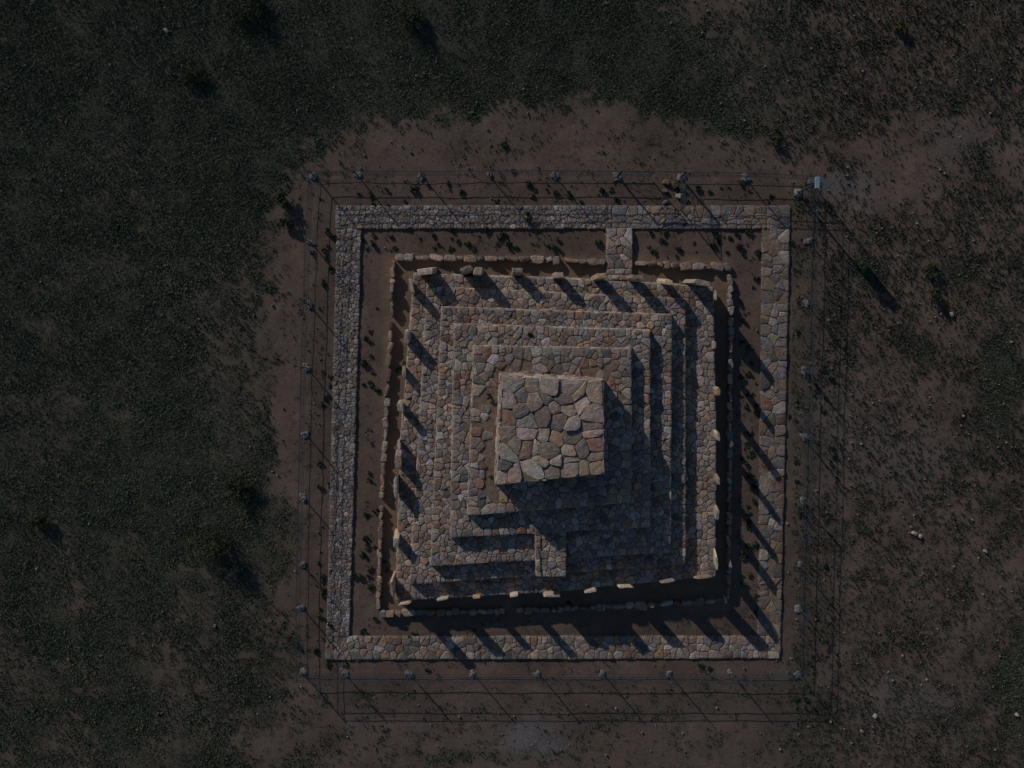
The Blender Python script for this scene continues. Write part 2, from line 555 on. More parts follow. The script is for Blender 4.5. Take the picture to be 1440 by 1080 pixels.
def stone(mb, poly, O, Ux, Vx, N, thick, rise, rng, pal=PAL, rough=1.0, m=0):
    """one dressed-by-hand stone on the plane (O, Ux, Vx), worn edges, slightly domed and tilted"""
    pts = []
    n_ = len(poly)
    for i in range(n_):                      # merge tiny edges
        a = poly[i]; b_ = poly[(i + 1) % n_]
        if math.hypot(a[0] - b_[0], a[1] - b_[1]) > 0.015: pts.append(a)
    if len(pts) < 3: return
    n_ = len(pts)
    ch = []
    for i in range(n_):                      # round corners
        a = pts[i - 1]; b_ = pts[i]; c = pts[(i + 1) % n_]
        k = rng.uniform(0.06, 0.2) if rough < 1.2 else rng.uniform(0.07, 0.24)
        ch.append((b_[0] + (a[0] - b_[0]) * k, b_[1] + (a[1] - b_[1]) * k))
        ch.append((b_[0] + (c[0] - b_[0]) * k, b_[1] + (c[1] - b_[1]) * k))
    cx = sum(p[0] for p in ch) / len(ch); cy = sum(p[1] for p in ch) / len(ch)
    size = math.sqrt(abs(area(ch)))
    j = 0.05 * size * rough
    ch = [(x + rng.uniform(-j, j) * 0.6, y + rng.uniform(-j, j) * 0.6) for x, y in ch]
    tx, ty = rng.gauss(0, 0.05) * rough, rng.gauss(0, 0.05) * rough
    tx = max(-.1, min(.1, tx)); ty = max(-.1, min(.1, ty))
    top = rise * rng.uniform(0.35, 1.6)
    cham = min(0.022, size * 0.07)
    rings = []
    for (sc, hh) in ((1.0, -thick), (1.0, top - cham), (1 - 1.3 * cham / size, top - cham * 0.25), (0.55, top + cham * 0.25)):
        ring = []
        for x, y in ch:
            qx = cx + (x - cx) * sc; qy = cy + (y - cy) * sc
            hz = hh
            if hh > 0 - thick: hz = hh + (qx - cx) * tx + (qy - cy) * ty + rng.uniform(-1, 1) * 0.006 * rough
            ring.append(O + Ux * qx + Vx * qy + N * hz)
        rings.append(ring)
    verts = [p for r_ in rings for p in r_]
    k = len(ch)
    faces = []
    for a in range(3):
        for i in range(k):
            faces.append((a * k + i, a * k + (i + 1) % k, (a + 1) * k + (i + 1) % k, (a + 1) * k + i))
    verts.append(O + Ux * cx + Vx * cy + N * (top + cham * 0.25))
    faces += [(3 * k + i, 3 * k + (i + 1) % k, 4 * k) for i in range(k)]
    mb.add(verts, faces, pick(rng, pal), m)


EX, EY, EZ = Vector((1, 0, 0)), Vector((0, 1, 0)), Vector((0, 0, 1))


def terrace(mb, top, zt, zb, sp, batter, rng, skip=None, pal=PAL, rise=0.02, gap=0.018, wall_sp=0.26, core=1, bald=None, rough=1.0, big=1.0):
    """masonry body: packed core, laid top stones, coursed sides"""
    n_ = len(top)
    if area(top) < 0: top = top[::-1]
    cx = sum(p[0] for p in top) / n_; cy = sum(p[1] for p in top) / n_
    zc_ = zt - rise - 0.012

    def off(i, d):                           # corner moved outward by d
        a = top[i - 1]; b_ = top[i]; c = top[(i + 1) % n_]
        def nn(p, q):
            L = math.hypot(q[0] - p[0], q[1] - p[1]); return ((q[1] - p[1]) / L, -(q[0] - p[0]) / L)
        n1 = nn(a, b_); n2 = nn(b_, c)
        bx, by = n1[0] + n2[0], n1[1] + n2[1]
        s = 2 / (bx * bx + by * by)
        return (b_[0] + bx * s * d / 1, b_[1] + by * s * d / 1)
    hgt = zt - zb
    up = [off(i, -0.03) for i in range(n_)]
    lo = [off(i, hgt * batter - 0.03) for i in range(n_)]
    verts = [(x, y, zc_) for x, y in up] + [(x, y, zb - 0.2) for x, y in lo]
    faces = [tuple(range(n_))] + [(i, n_ + i, n_ + (i + 1) % n_, (i + 1) % n_) for i in range(n_)]
    mb.add(verts, faces, (1, 1, 1), core)
    for c in crazy(top, sp, gap, rng, skip=skip, big=big):
        if bald and bald(c, rng): continue
        stone(mb, c, Vector((0, 0, zt - rise)), EX, EY, EZ, 0.02 + min(0.06, rise * 2), rise, rng, pal, rough)
    for i in range(n_):
        j = (i + 1) % n_
        a = Vector((*off(i, hgt * batter - 0.012), zb)); b_ = Vector((*off(j, hgt * batter - 0.012), zb))
        a2 = Vector((*off(i, -0.012), zt)); b2 = Vector((*off(j, -0.012), zt))
        ux = (b_ - a).normalized(); vx = (a2 - a); vx = (vx - ux * vx.dot(ux)).normalized(); nn_ = ux.cross(vx)
        L = (b_ - a).length; hh = (a2 - a).dot(vx)
        s0 = (a2 - a).dot(ux); s1 = (b2 - a).dot(ux)
        quad = [(0, 0), (L, 0), (s1, hh - 0.03), (s0, hh - 0.03)]
        for c in crazy(quad, min(wall_sp, hh * 0.62), gap, rng, edge_row=hh > 0.5, ragged=0.0):
            stone(mb, c, a, ux, vx, nn_, 0.03, 0.02, rng, pal, rough)


def pp(lst, h):
    return [(lambda v_: (v_.x, v_.y))(P(x, y, h)) for x, y in lst]


tiers = [
    (0.86, 0.0, [(583, 386), (790, 392), (1003, 404), (1007, 600), (1006, 810), (780, 832), (557, 845), (564, 620)]),
    (1.25, 0.86, [(601, 403), (964, 421), (964, 793), (577, 822)]),
    (1.65, 1.25, [(622, 432), (945, 443), (943, 777), (606, 796)]),
    (2.05, 1.65, [(639, 456), (914, 465), (914, 741), (634, 756)]),
    (2.44, 2.05, [(667, 487), (888, 491), (887, 706), (658, 725)])]
mc = P(780, 600, 0)
mon = empty('stepped_stone_monument', (mc.x, mc.y, 0), 'large square stepped monument of rubble stone with five terraces and a flat block on top', 'monument')
org = tuple(mon.location)
T = [pp(c, z) for z, _, c in tiers]
sps = [0.36, 0.35, 0.35, 0.38, 0.46]


def bald5(c, rng):
    x, y, z = (CAM - P(720, 540, 2.44))
    cx = sum(p[0] for p in c) / len(c); cy = sum(p[1] for p in c) / len(c)
    v_ = R.transposed() @ (Vector((cx, cy, 2.44)) - CAM)
    px_ = 720 + F * v_.x / -v_.z; py_ = 540 - F * v_.y / -v_.z
    if 681 < px_ < 705 and py_ > 540: return area(c) < 0.25 and rng.random() < 0.7
    if 512 < py_ < 532: return area(c) < 0.12 and rng.random() < 0.4
    return rng.random() < 0.03


def bald_any(c, rng):
    return area(c) < 0.03 and rng.random() < 0.25
for i, (zt, zb, c) in enumerate(tiers):
    mb = MB()
    sk = T[i + 1] if i < 4 else pp([(706, 528), (849, 535), (849, 667), (697, 683)], 3.63)
    if area(sk) < 0: sk = sk[::-1]
    rg = random.Random(100 + i)
    terrace(mb, T[i], zt, zb, sps[i], 0.17, rg, skip=sk, bald=(bald5 if i == 4 else bald_any), rise=0.03, gap=0.018, wall_sp=0.28)
    mb.build('terrace', [M_STONE, M_MORTAR], mon, org)
mb = MB()
BIG = [((0.34, 0.31, 0.29), 3), ((0.27, 0.235, 0.215), 6), ((0.31, 0.27, 0.24), 4), ((0.22, 0.205, 0.20), 3), ((0.28, 0.225, 0.18), 3), ((0.28, 0.19, 0.13), .7), ((0.25, 0.165, 0.14), .5), ((0.33, 0.33, 0.345), 1), ((0.17, 0.155, 0.14), 1.2)]
terrace(mb, pp([(706, 529), (849, 536), (849, 667), (698, 682)], 3.63), 3.63, 2.44, 0.78, 0.10, random.Random(5), pal=BIG, rise=0.055, gap=0.03, wall_sp=0.5, rough=1.5, big=1.9)
mb.build('top_block', [M_STONE, M_MORTAR], mon, org)

# short landing on the sunless side with a row of cheek stones
mb = MB()
rg = random.Random(33)
terrace(mb, pp([(760.5, 744), (796, 744), (796, 811), (760.5, 811)], 1.98), 1.98, 1.2, 0.32, 0.0, rg, rise=0.03, gap=0.018)
mb.build('stair', [M_STONE, M_MORTAR], mon, org)
mb = MB()
terrace(mb, pp([(752, 744), (760.5, 744), (760.5, 811), (754, 811)], 2.04), 2.04, 1.2, 0.27, 0.0, rg, rise=0.03, gap=0.018)
mb.build('cheek_wall', [M_STONE, M_MORTAR], mon, org)

# causeway from the paving to the first terrace
mb = MB()
terrace(mb, pp([(853, 321), (889, 321), (889, 378), (853.5, 378)], 0.16), 0.16, -0.05, 0.44, 0.02, rg, rise=0.03, gap=0.018)
terrace(mb, pp([(854, 378.5), (889, 378.5), (889, 386), (854, 386)], 0.40), 0.40, 0.0, 0.5, 0.0, rg, rise=0.03, gap=0.018)
terrace(mb, pp([(855, 386.5), (888, 386.5), (888, 394), (855, 394)], 0.66), 0.66, 0.0, 0.7, 0.0, rg, rise=0.03, gap=0.018)
o = mb.build('stone_causeway', [M_STONE, M_MORTAR], None, tuple(P(871, 355)))
tag(o, 'stone causeway with two steps crossing from the outer paving to the monument', 'causeway')

# ------------------------------------------------------------------ outer paving ring
def paving(name, quad, sp, pal, seed, label, z=0.06, gap=0.022, tone=1.0, lost=0.04):
    mb = MB()
    pal = [(tuple(ch * tone for ch in c_), w_) for c_, w_ in pal]
    q = pp(quad, z)
    terrace(mb, q, z, -0.06, sp, 0.0, random.Random(seed), pal=pal, rise=0.022, gap=gap, wall_sp=0.3, bald=lambda c_, g_: g_.random() < lost * (3 if area(c_) < sp * sp * .3 else 1))
    c = P(sum(p[0] for p in quad) / 4, sum(p[1] for p in quad) / 4)
    o = mb.build(name, [M_STONE, M_MORTAR], None, (c.x, c.y, 0))
    return tag(o, label, 'paving', 'strips of stone paving round the monument')


paving('stone_paving', [(472, 289), (860, 289), (860, 321.3), (472, 321.3)], 0.235, GREY, 1, 'small-stoned grey paving strip along the upper side, left of the causeway', tone=0.88)
paving('stone_paving', [(860.3, 289), (1111, 289), (1111, 321.3), (860.3, 321.3)], 0.50, PAL, 2, 'large-stoned paving strip along the upper side, right of the causeway', tone=0.82)
paving('stone_paving', [(473.5, 321.8), (508, 321.8), (491, 894.5), (459, 894.5)], 0.22, GREY, 3, 'fine-stoned grey paving strip running down the left side', tone=0.9)
paving('stone_paving', [(1072, 321.8), (1111, 321.8), (1098, 894.5), (1066, 894.5)], 0.55, PAL, 4, 'large-stoned brown paving strip down the right side, striped by slab shadows', tone=0.74, lost=0.10)
paving('stone_paving', [(458, 895), (1098, 895), (1097, 926), (457.5, 928)], 0.42, PAL, 6, 'brownish stone paving strip along the lower side', tone=0.90)

# ------------------------------------------------------------------ low dry stone wall round the monument
def rock(mb, c, sx, sy, sz, rot, rng, col, m=0, lean=0.0, seg=8):
    """irregular boulder: rings of jittered points"""
    vs_ = []; fs = []
    cr, sr = math.cos(rot), math.sin(rot)
    ph = rng.uniform(0, 6)
    jit = [rng.uniform(0.82, 1.12) for _ in range(seg)]
    prof = [(-0.25, 0.92), (0.35, 1.0), (0.78, 0.88), (1.0, 0.55)]
    tx, ty = rng.uniform(-.12, .12), rng.uniform(-.12, .12)
    for (hz, sc) in prof:
        for i in range(seg):
            a = ph * 0 + 2 * math.pi * (i + 0.5) / seg
            ca, sa = math.cos(a), math.sin(a)
            k = (abs(ca) ** 4 + abs(sa) ** 4) ** (-0.25) * jit[i] * sc * rng.uniform(0.95, 1.05)
            x = ca * k * sx; y = sa * k * sy
            z = hz * sz * rng.uniform(0.95, 1.03) + (x * tx + y * ty if hz > 0 else 0)
            x += hz * sz * lean * 0
            vs_.append((c[0] + x * cr - y * sr, c[1] + x * sr + y * cr, c[2] + z))
    for a in range(3):
        for i in range(seg):
            fs.append((a * seg + i, a * seg + (i + 1) % seg, (a + 1) * seg + (i + 1) % seg, (a + 1) * seg + i))
    vs_.append((c[0], c[1], c[2] + sz * 1.02))
    fs += [(3 * seg + i, 3 * seg + (i + 1) % seg, 4 * seg) for i in range(seg)]
    mb.add(vs_, fs, col, m)


def block(mb, c, sx, sy, sz, rot, rng, col, c2=None, z0=-0.06, tops=(0.93, 1.0)):
    """broken angular stone: eight-sided jittered outline, broken top"""
    base = [(-1, -1), (0, -1), (1, -1), (1, 0), (1, 1), (0, 1), (-1, 1), (-1, 0)]
    o_ = []
    for x, y in base:
        if x and y: k1, k2 = rng.uniform(0.62, 1.02), rng.uniform(0.62, 1.05)
        else: k1, k2 = rng.uniform(0.9, 1.1), rng.uniform(0.85, 1.1)
        o_.append((x * k1 + (0 if x else rng.uniform(-.4, .4)), y * k2 + (0 if y else rng.uniform(-.4, .4))))
    c2 = c2 or (c[0], c[1])
    cr, sr = math.cos(rot), math.sin(rot)
    tx, ty = rng.uniform(-.22, .22), rng.uniform(-.22, .22)
    vs_ = []; fs = []
    L = [(0.0, 1.06), (0.5, 1.03), (tops[0], 1.0), (tops[1], 0.88)]
    for q, sc in L:
        for x, y in o_:
            X = x * sx * sc * rng.uniform(.97, 1.03); Y = y * sy * sc * rng.uniform(.97, 1.03)
            z = z0 + q * (sz - z0) + ((X * tx + Y * ty) if q > 0.5 else 0) + (rng.uniform(-.012, .012) if q > .9 else 0)
            vs_.append((c[0] + (c2[0] - c[0]) * q + X * cr - Y * sr, c[1] + (c2[1] - c[1]) * q + X * sr + Y * cr, z))
    for a in range(3):
        for i in range(8):
            fs.append((a * 8 + i, a * 8 + (i + 1) % 8, (a + 1) * 8 + (i + 1) % 8, (a + 1) * 8 + i))
    vs_.append((c2[0], c2[1], sz + rng.uniform(0, .02)))
    fs += [(24 + i, 24 + (i + 1) % 8, 32) for i in range(8)]
    mb.add(vs_, fs, col)


wall_runs = [
    ('upper left run, from corner to causeway', [(555, 362), (700, 363), (850, 368)], 11, 'low rough stone kerb wall along the upper side, left of the causeway'),
    ('x', [(894, 370), (1028, 376)], 12, 'low rough stone kerb wall along the upper side, right of the causeway'),
    ('x', [(553, 366), (545, 540), (536, 700), (531, 858)], 4.2, 'thin low wall of upright stones down the left side of the monument'),
    ('x', [(1028, 386), (1027, 620), (1025, 840)], 4.2, 'low wall of narrow stones down the right side of the monument'),
    ('x', [(534, 864), (700, 861), (850, 855), (1022, 845)], 6.5, 'low stone kerb wall along the lower side, mostly in shadow')]
rg = random.Random(61)
for _, pts, hw, lab in wall_runs:
    mb = MB()
    W = [P(x, y, 0.27) for x, y in pts]
    vert = abs(pts[0][0] - pts[-1][0]) < 60
    for a, b_ in zip(W[:-1], W[1:]):
        L = (b_ - a).length; d = (b_ - a) / L
        s = 0.0
        while s < L - 0.08:
            ln = rg.uniform(0.26, 0.68) if not vert else rg.uniform(0.24, 0.7)
            ln = min(ln, L - s + 0.05)
            c = a + d * (s + ln / 2)
            c = Vector((c.x, c.y, 0)) + Vector((-d.y, d.x, 0)) * rg.uniform(-0.024, 0.024)
            th = (0.10 if vert else 0.14) * rg.uniform(0.6, 1.35)
            col = pick(rg, PAL); k = 0.95
            if rg.random() < 0.04:
                s += ln * 0.8; continue
            block(mb, c, ln / 2 * rg.uniform(.9, 1.04), th, rg.choice([.2, .24, .27, .3, .34, .42]) * (0.78 if not vert else 0.88), math.atan2(d.y, d.x) + rg.gauss(0, 0.16), rg, tuple(v_ * k for v_ in col), z0=-0.09)
            s += ln * 0.98
    c0 = P(*pts[0], 0)
    o = mb.build('dry_stone_wall', M_STONE, None, (c0.x, c0.y, 0))
    tag(o, lab, 'wall', 'low dry stone walls round the monument')

# ------------------------------------------------------------------ standing slabs leaning on the first terrace
base1 = pp([(583, 386), (1003, 404), (1006, 810), (557, 845)], 0.86)
SL = []
ordw = ['first', 'second', 'third', 'fourth', 'fifth', 'sixth', 'seventh', 'eighth', 'ninth', 'tenth']
# side, top centre x, y (photo), width, thickness, height(px), twist
up_ = [(598, 382, 21, 11, 58, 6), (656, 378, 17, 8, 56, 20), (672, 381, 12, 11, 60, -4), (728, 380, 15, 7, 58, 2), (786, 387, 13, 9, 56, -3), (846, 388, 16, 8, 62, 2), (897, 391, 17, 9, 64, 2), (940, 397, 12, 9, 54, -12), (988, 398, 27, 8, 60, -6)]
lf_ = [(579, 402, 21, 6, 58, 14), (573, 474, 20, 8, 58, -3), (568, 523, 17, 4, 42, 3), (563, 573, 12, 9, 56, 0), (561, 626, 13, 4, 40, 10), (560, 650, 21, 9, 54, 6), (556, 686, 28, 5, 55, 2), (557, 763, 15, 8, 52, -6), (552, 828, 26, 4, 46, 4)]
rt_ = [(1006, 415, 17, 4, 60, 3), (1005, 485, 13, 5, 62, 0), (1010, 551, 13, 8, 66, 0), (1010, 615, 14, 7, 66, 6), (1010, 677, 12, 7, 62, -4), (1009, 725, 16, 5, 62, -8), (1008, 792, 24, 4, 64, 2)]
lw_ = [(568, 850, 17, 4, 54, 4), (622, 843, 18, 5, 50, 10), (670, 840, 13, 7, 46, 0), (723, 838, 14, 6, 54, 3), (776, 838, 25, 8, 46, -2), (831, 832, 18, 4, 54, 6), (881, 826, 22, 6, 52, -2), (940, 818, 21, 4, 52, 8), (992, 812, 23, 5, 62, 3)]
SLAB = [((0.40, 0.355, 0.30), 5), ((0.44, 0.40, 0.34), 3), ((0.33, 0.30, 0.27), 3), ((0.42, 0.33, 0.23), 2)]
desc = {('u', 0): 'broad pale standing slab at the upper left corner of the monument',
        ('u', 8): 'widest pale standing slab, at the upper right corner of the monument',
        ('u', 1): 'grey twisted standing slab, left one of the close pair on the upper edge',
        ('u', 2): 'pale standing slab, right one of the close pair on the upper edge',
        ('u', 5): 'pale standing slab just left of the causeway foot',
        ('u', 6): 'pale standing slab just right of the causeway foot',
        ('l', 0): 'tilted narrow slab just below the upper left corner slab',
        ('b', 4): 'broad dark-faced standing slab in the middle of the lower edge'}
rg = random.Random(17)
for side, lst, where in (('u', up_, 'from the left on the upper edge'), ('l', lf_, 'from the top on the left edge'), ('r', rt_, 'from the top on the right edge'), ('b', lw_, 'from the left on the lower edge')):
    for k, (x, y, w_, t_, hp, tw) in enumerate(lst):
        hz = hp * U
        top = P(x, y, hz)
        # foot: just outside the terrace wall
        i0, i1 = {'u': (0, 1), 'r': (1, 2), 'b': (2, 3), 'l': (3, 0)}[side]
        pb = base1
        a = Vector((*pb[i0], 0)); b_ = Vector((*pb[i1], 0))
        d = (b_ - a).normalized()
        outn = Vector((-d.y, d.x, 0))
        s = (Vector((top.x, top.y, 0)) - a).dot(d)
        wob = {'l': -0.10}.get(side, 0.0)
        foot = a + d * s + outn * (0.09 + t_ * U * 0.5 + (0.1 if side == 'l' and 500 < y < 760 else 0))
        ang = math.atan2(d.y, d.x) + math.radians(tw)
        hw = w_ * U / 2; ht = max(0.085, t_ * U / 2 * 0.95)
        if side == 'b': ht *= 0.55; hw *= 0.9
        if side == 'r': ht *= 0.8; hw *= 0.85
        mb = MB()
        block(mb, foot, hw, ht, hz, ang, rg, tuple(v_ * 0.92 for v_ in pick(rg, SLAB)), (top.x, top.y), z0=-0.12, tops=(0.965, 1.0))
        o = mb.build('standing_slab', M_SLAB, None, (foot.x, foot.y, 0))
        lab = desc.get((side, k), '%s standing slab, %s %s of the monument' % ('narrow' if t_ < 6 else 'pale', ordw[k], where))
        tag(o, lab, 'standing stone', 'standing slabs round the first terrace')

# ------------------------------------------------------------------ iron fence with concrete footings, gate
top_ = [(442, 248), (503, 247), (594, 248), (688, 247), (780, 247), (868, 248), (958, 249), (1048, 250), (1139, 254)]
rgt_ = [(1137, 339), (1135, 428), (1131, 521), (1130, 615), (1128, 705), (1125, 796), (1124, 857), (1122, 948)]
bot_ = [(1029, 948), (940, 947), (847, 947), (757, 947), (665, 947), (575, 947), (483, 946), (425, 946)]
lft_ = [(424, 854), (425, 794), (427, 701), (429, 610), (431, 517), (434, 428), (437, 341)]
posts = top_ + rgt_ + bot_ + lft_
GP = [P(x, y, 0) for x, y in posts]
fence = empty('iron_fence', P(780, 947, 0), 'dark iron railing of thin upright bars on concrete footings enclosing the monument', 'fence')
forg = tuple(fence.location)
HF = 1.12
rg = random.Random(3)
for i, p in enumerate(GP):
    mb = MB()
    lx, ly = rg.gauss(0, .015), rg.gauss(0, .015)
    mb.box((p.x, p.y, -0.1), (p.x + lx, p.y + ly, HF + 0.04), 0.045, 0.045)
    mb.box((p.x + lx, p.y + ly, HF + 0.04), (p.x + lx, p.y + ly, HF + 0.055), 0.06, 0.06)
    mb.build('post', M_IRON, fence, forg)
    mb = MB()
    px_, py_ = posts[i]
    k = rg.uniform(0.85, 1.15)
    nlump = rg.randint(3, 5)
    for q in range(nlump):
        a = rg.uniform(0, 6.28); r_ = rg.uniform(0.05, 0.15) if q else 0
        g_ = rg.uniform(0.75, 1.15)
        rock(mb, (p.x + r_ * math.cos(a), p.y + r_ * math.sin(a), -0.04), rg.uniform(0.08, 0.17), rg.uniform(0.07, 0.14), rg.uniform(0.05, 0.09), rg.uniform(0, 3), rg, (0.18 * k * g_, 0.205 * k * g_, 0.235 * k * g_), seg=9)
    mb.build('footing', M_CONC, fence, forg)
for i in range(len(GP)):
    a = GP[i]; b_ = GP[(i + 1) % len(GP)]
    if i == 5: continue                      # the gate stands here
    mb = MB()
    L = (b_ - a).length
    sag = rg.uniform(-0.015, 0.02)
    for hz in (HF, HF * 0.84, 0.45):
        mid = (a + b_) / 2 + Vector((0, 0, hz - sag + rg.uniform(-.01, .01)))
        mb.box(a + EZ * hz, mid, 0.019, 0.019)
        mb.box(mid, b_ + EZ * hz, 0.019, 0.019)
    mb.box(a + EZ * 0.12, b_ + EZ * 0.12, 0.014, 0.014)
    nb_ = int(L / 0.135)
    for k in range(1, nb_):
        q = a.lerp(b_, k / nb_)
        mb.box((q.x, q.y, 0.04), (q.x + rg.gauss(0, .006), q.y + rg.gauss(0, .006), HF * 0.97), 0.008, 0.008)
    mb.build('railing_panel', M_IRON, fence, forg)

ga, gb = GP[5], GP[6]
gate = empty('iron_gate', ga, 'iron gate on the upper side, right leaf swung open toward the paving', 'gate')
gorg = tuple(gate.location)


def leaf(a, b_):
    mb = MB()
    for hz in (0.12, 0.45, HF * 0.82, HF):
        mb.box(a + EZ * hz, b_ + EZ * hz, 0.024, 0.024)
    for e in (a, b_): mb.box(e + EZ * 0.08, e + EZ * (HF + 0.0), 0.045, 0.045)
    mb.box(a + EZ * 0.12, b_ + EZ * HF * 0.82, 0.02, 0.02)
    L = (b_ - a).length; k_ = int(L / 0.13)
    for k in range(1, k_):
        q = a.lerp(b_, k / k_)
        mb.box(q + EZ * 0.1, q + EZ * (HF * 0.97), 0.009, 0.009)
    return mb


d = (gb - ga).normalized()
midg = (ga + gb) / 2
leaf(ga + d * 0.06, midg).build('gate_leaf', M_IRON, gate, gorg)
opn = Vector((0.02, -1, 0)).normalized()
leaf(gb - d * 0.05, gb - d * 0.05 + opn * (midg - ga).length).build('gate_leaf', M_IRON, gate, gorg)
mb = MB()
mb.box(ga + EZ * (HF + 0.03), gb + EZ * (HF + 0.03), 0.04, 0.03)
mb.build('top_rail', M_IRON, gate, gorg)

# pole with solar panel at the upper right corner
pb = P(1122, 271, 0)
pole = empty('solar_panel_pole', pb, 'tall thin pole with solar panel and white box inside the upper right fence corner', 'pole')
porg = tuple(pb)
mb = MB(); mb.box(pb - EZ * 0.1, pb + EZ * 2.45, 0.07, 0.07); mb.build('mast', M_IRON, pole, porg)
mb = MB()
pc = pb + Vector((0.24, 0.05, 2.22))
ax = Vector((0.77, 0.64, 0)).normalized(); tilt = Vector((-0.45, 0.54, 0.71)).normalized()
ax = (ax - tilt * ax.dot(tilt)).normalized()
mb.box(pc - ax * 0.24, pc + ax * 0.24, 0.95, 0.03, up=tilt.cross(ax).cross(ax)); o = mb.build('panel', M_PANEL, pole, porg)
mb = MB(); mb.box(pb + Vector((-0.02, -0.24, 2.42)), pb + Vector((-0.02, 0.24, 2.42)), 0.16, 0.14); mb.build('equipment_box', M_WHITE, pole, porg)
mb = MB(); mb.box(pb + Vector((-.1, 0, 2.2)), pc, 0.05, 0.05); mb.build('bracket', M_IRON, pole, porg)
mb = MB(); rock(mb, (pb.x, pb.y, -0.05), 0.2, 0.2, 0.12, 0.3, rg, (0.24, 0.26, 0.28)); mb.build('footing', M_CONC, pole, porg)

# ------------------------------------------------------------------ grass cover (one uncountable mass)
GREENS = np.array([(0.051, 0.068, 0.046), (0.061, 0.077, 0.055), (0.070, 0.084, 0.058), (0.046, 0.062, 0.044), (0.084, 0.088, 0.062), (0.054, 0.076, 0.040), (0.105, 0.098, 0.072)])


def grass_field():
    # jittered grid of tufts, thinned by the cover map
    sp = 0.088
    X, Y = np.meshgrid(np.arange(-25.5, 25.5, sp), np.arange(-21.5, 19.5, sp))
    X = X.ravel() + nr.uniform(-sp * .6, sp * .6, X.size); Y = Y.ravel() + nr.uniform(-sp * .6, sp * .6, Y.size)
    c = cover(X, Y)
    x, y = proj(X, Y)
    clump = fbm(X * 2.6, Y * 2.6, 41, 3)
    dry = sm(x, 1080, 1150) * (c < 0.72) + 0.0
    c = c * (1 - 0.12 * dry)
    clump = clump * (1 - dry) + dry * (0.45 * clump + 0.55 * fbm(X * 7.5, Y * 7.5, 42, 2))
    prob = np.clip((c - 0.05) * 1.4, 0, 1) * sm(clump, 0.60 - 0.62 * c, 0.70 - 0.62 * c)
    paved = (x > 455) & (x < 1114) & (y > 285) & (y < 931) & ~((x > 513) & (x < 1062) & (y > 326) & (y < 890))
    paved |= (x > 524) & (x < 1036) & (y > 352) & (y < 872) | ((x > 848) & (x < 893) & (y < 400) & (y > 280))
    worn = (x > 400) & (x < 1190) & (y > 180) & (y < 1040)
    prob = np.where(worn, prob * 0.8 + (0.055 + 0.10 * sm(x, 1095, 1130)) * sm(fbm(X * 1.7, Y * 1.7, 71), 0.38, 0.62), prob)
    prob = np.where(paved, 0, prob)
    keep = nr.rand(X.size) < prob
    X = X[keep]; Y = Y[keep]; c = c[keep]; dry = dry[keep]
    n_ = X.size
    B = 8
    size = (0.05 + 0.075 * nr.rand(n_) ** 2 + 0.02 * c) * (0.8 + 0.5 * fbm(X * .8, Y * .8, 43))
    hgt = size * nr.uniform(0.4, 0.9, n_) * (1 + 0.5 * dry)
    ang = nr.uniform(0, 2 * np.pi, (n_, B)); le = nr.uniform(0.45, 1.15, (n_, B)) * size[:, None]
    up = nr.uniform(0.25, 0.8, (n_, B)) * hgt[:, None]
    w = nr.uniform(0.12, 0.26, (n_, B)) * size[:, None]
    ca, sa = np.cos(ang), np.sin(ang)
    r0 = nr.uniform(0, .35, (n_, B)) * size[:, None]
    bx = X[:, None] + ca * r0; by = Y[:, None] + sa * r0
    z0 = np.full((n_, B), -0.05)
    v1 = np.stack([bx - sa * w, by + ca * w, z0], -1)
    v2 = np.stack([bx + sa * w, by - ca * w, z0], -1)
    v3 = np.stack([X[:, None] + ca * le, Y[:, None] + sa * le, -0.02 + up], -1)
    V = np.stack([v1, v2, v3], 2).reshape(-1, 3)
    tone = fbm(X * .35, Y * .35, 51)
    ci = (np.clip(fbm(X * 1.3, Y * 1.3, 61, 3) * 1.6 - 0.3 + nr.normal(0, .18, n_), 0, .999) * len(GREENS)).astype(int)
    colr = GREENS[ci] * nr.uniform(0.75, 1.2, (n_, 1)) * (0.72 + 0.5 * tone[:, None]) * (0.80 + 0.28 * np.clip(c, 0, 1)[:, None]) * (1 - 0.18 * dry[:, None])
    colr = np.repeat(colr, B * 3, 0)
    nv = len(V)
    me = bpy.data.meshes.new('grass')
    me.vertices.add(nv); me.vertices.foreach_set('co', V.astype(np.float32).ravel())
    me.loops.add(nv); me.loops.foreach_set('vertex_index', np.arange(nv, dtype=np.int32))
    me.polygons.add(nv // 3); me.polygons.foreach_set('loop_start', (np.arange(nv // 3) * 3).astype(np.int32))
    me.update(calc_edges=True)
    at = me.color_attributes.new('tint', 'FLOAT_COLOR', 'POINT')
    at.data.foreach_set('color', np.concatenate([colr, np.ones((nv, 1))], 1).astype(np.float32).ravel())
    me.materials.append(M_LEAF)
    o = bpy.data.objects.new('grass', me); COL.objects.link(o)
    tag(o, 'low dark green and straw steppe grass covering the ground outside the fence', 'grass', kind='stuff')
    print('tufts', n_)


grass_field()


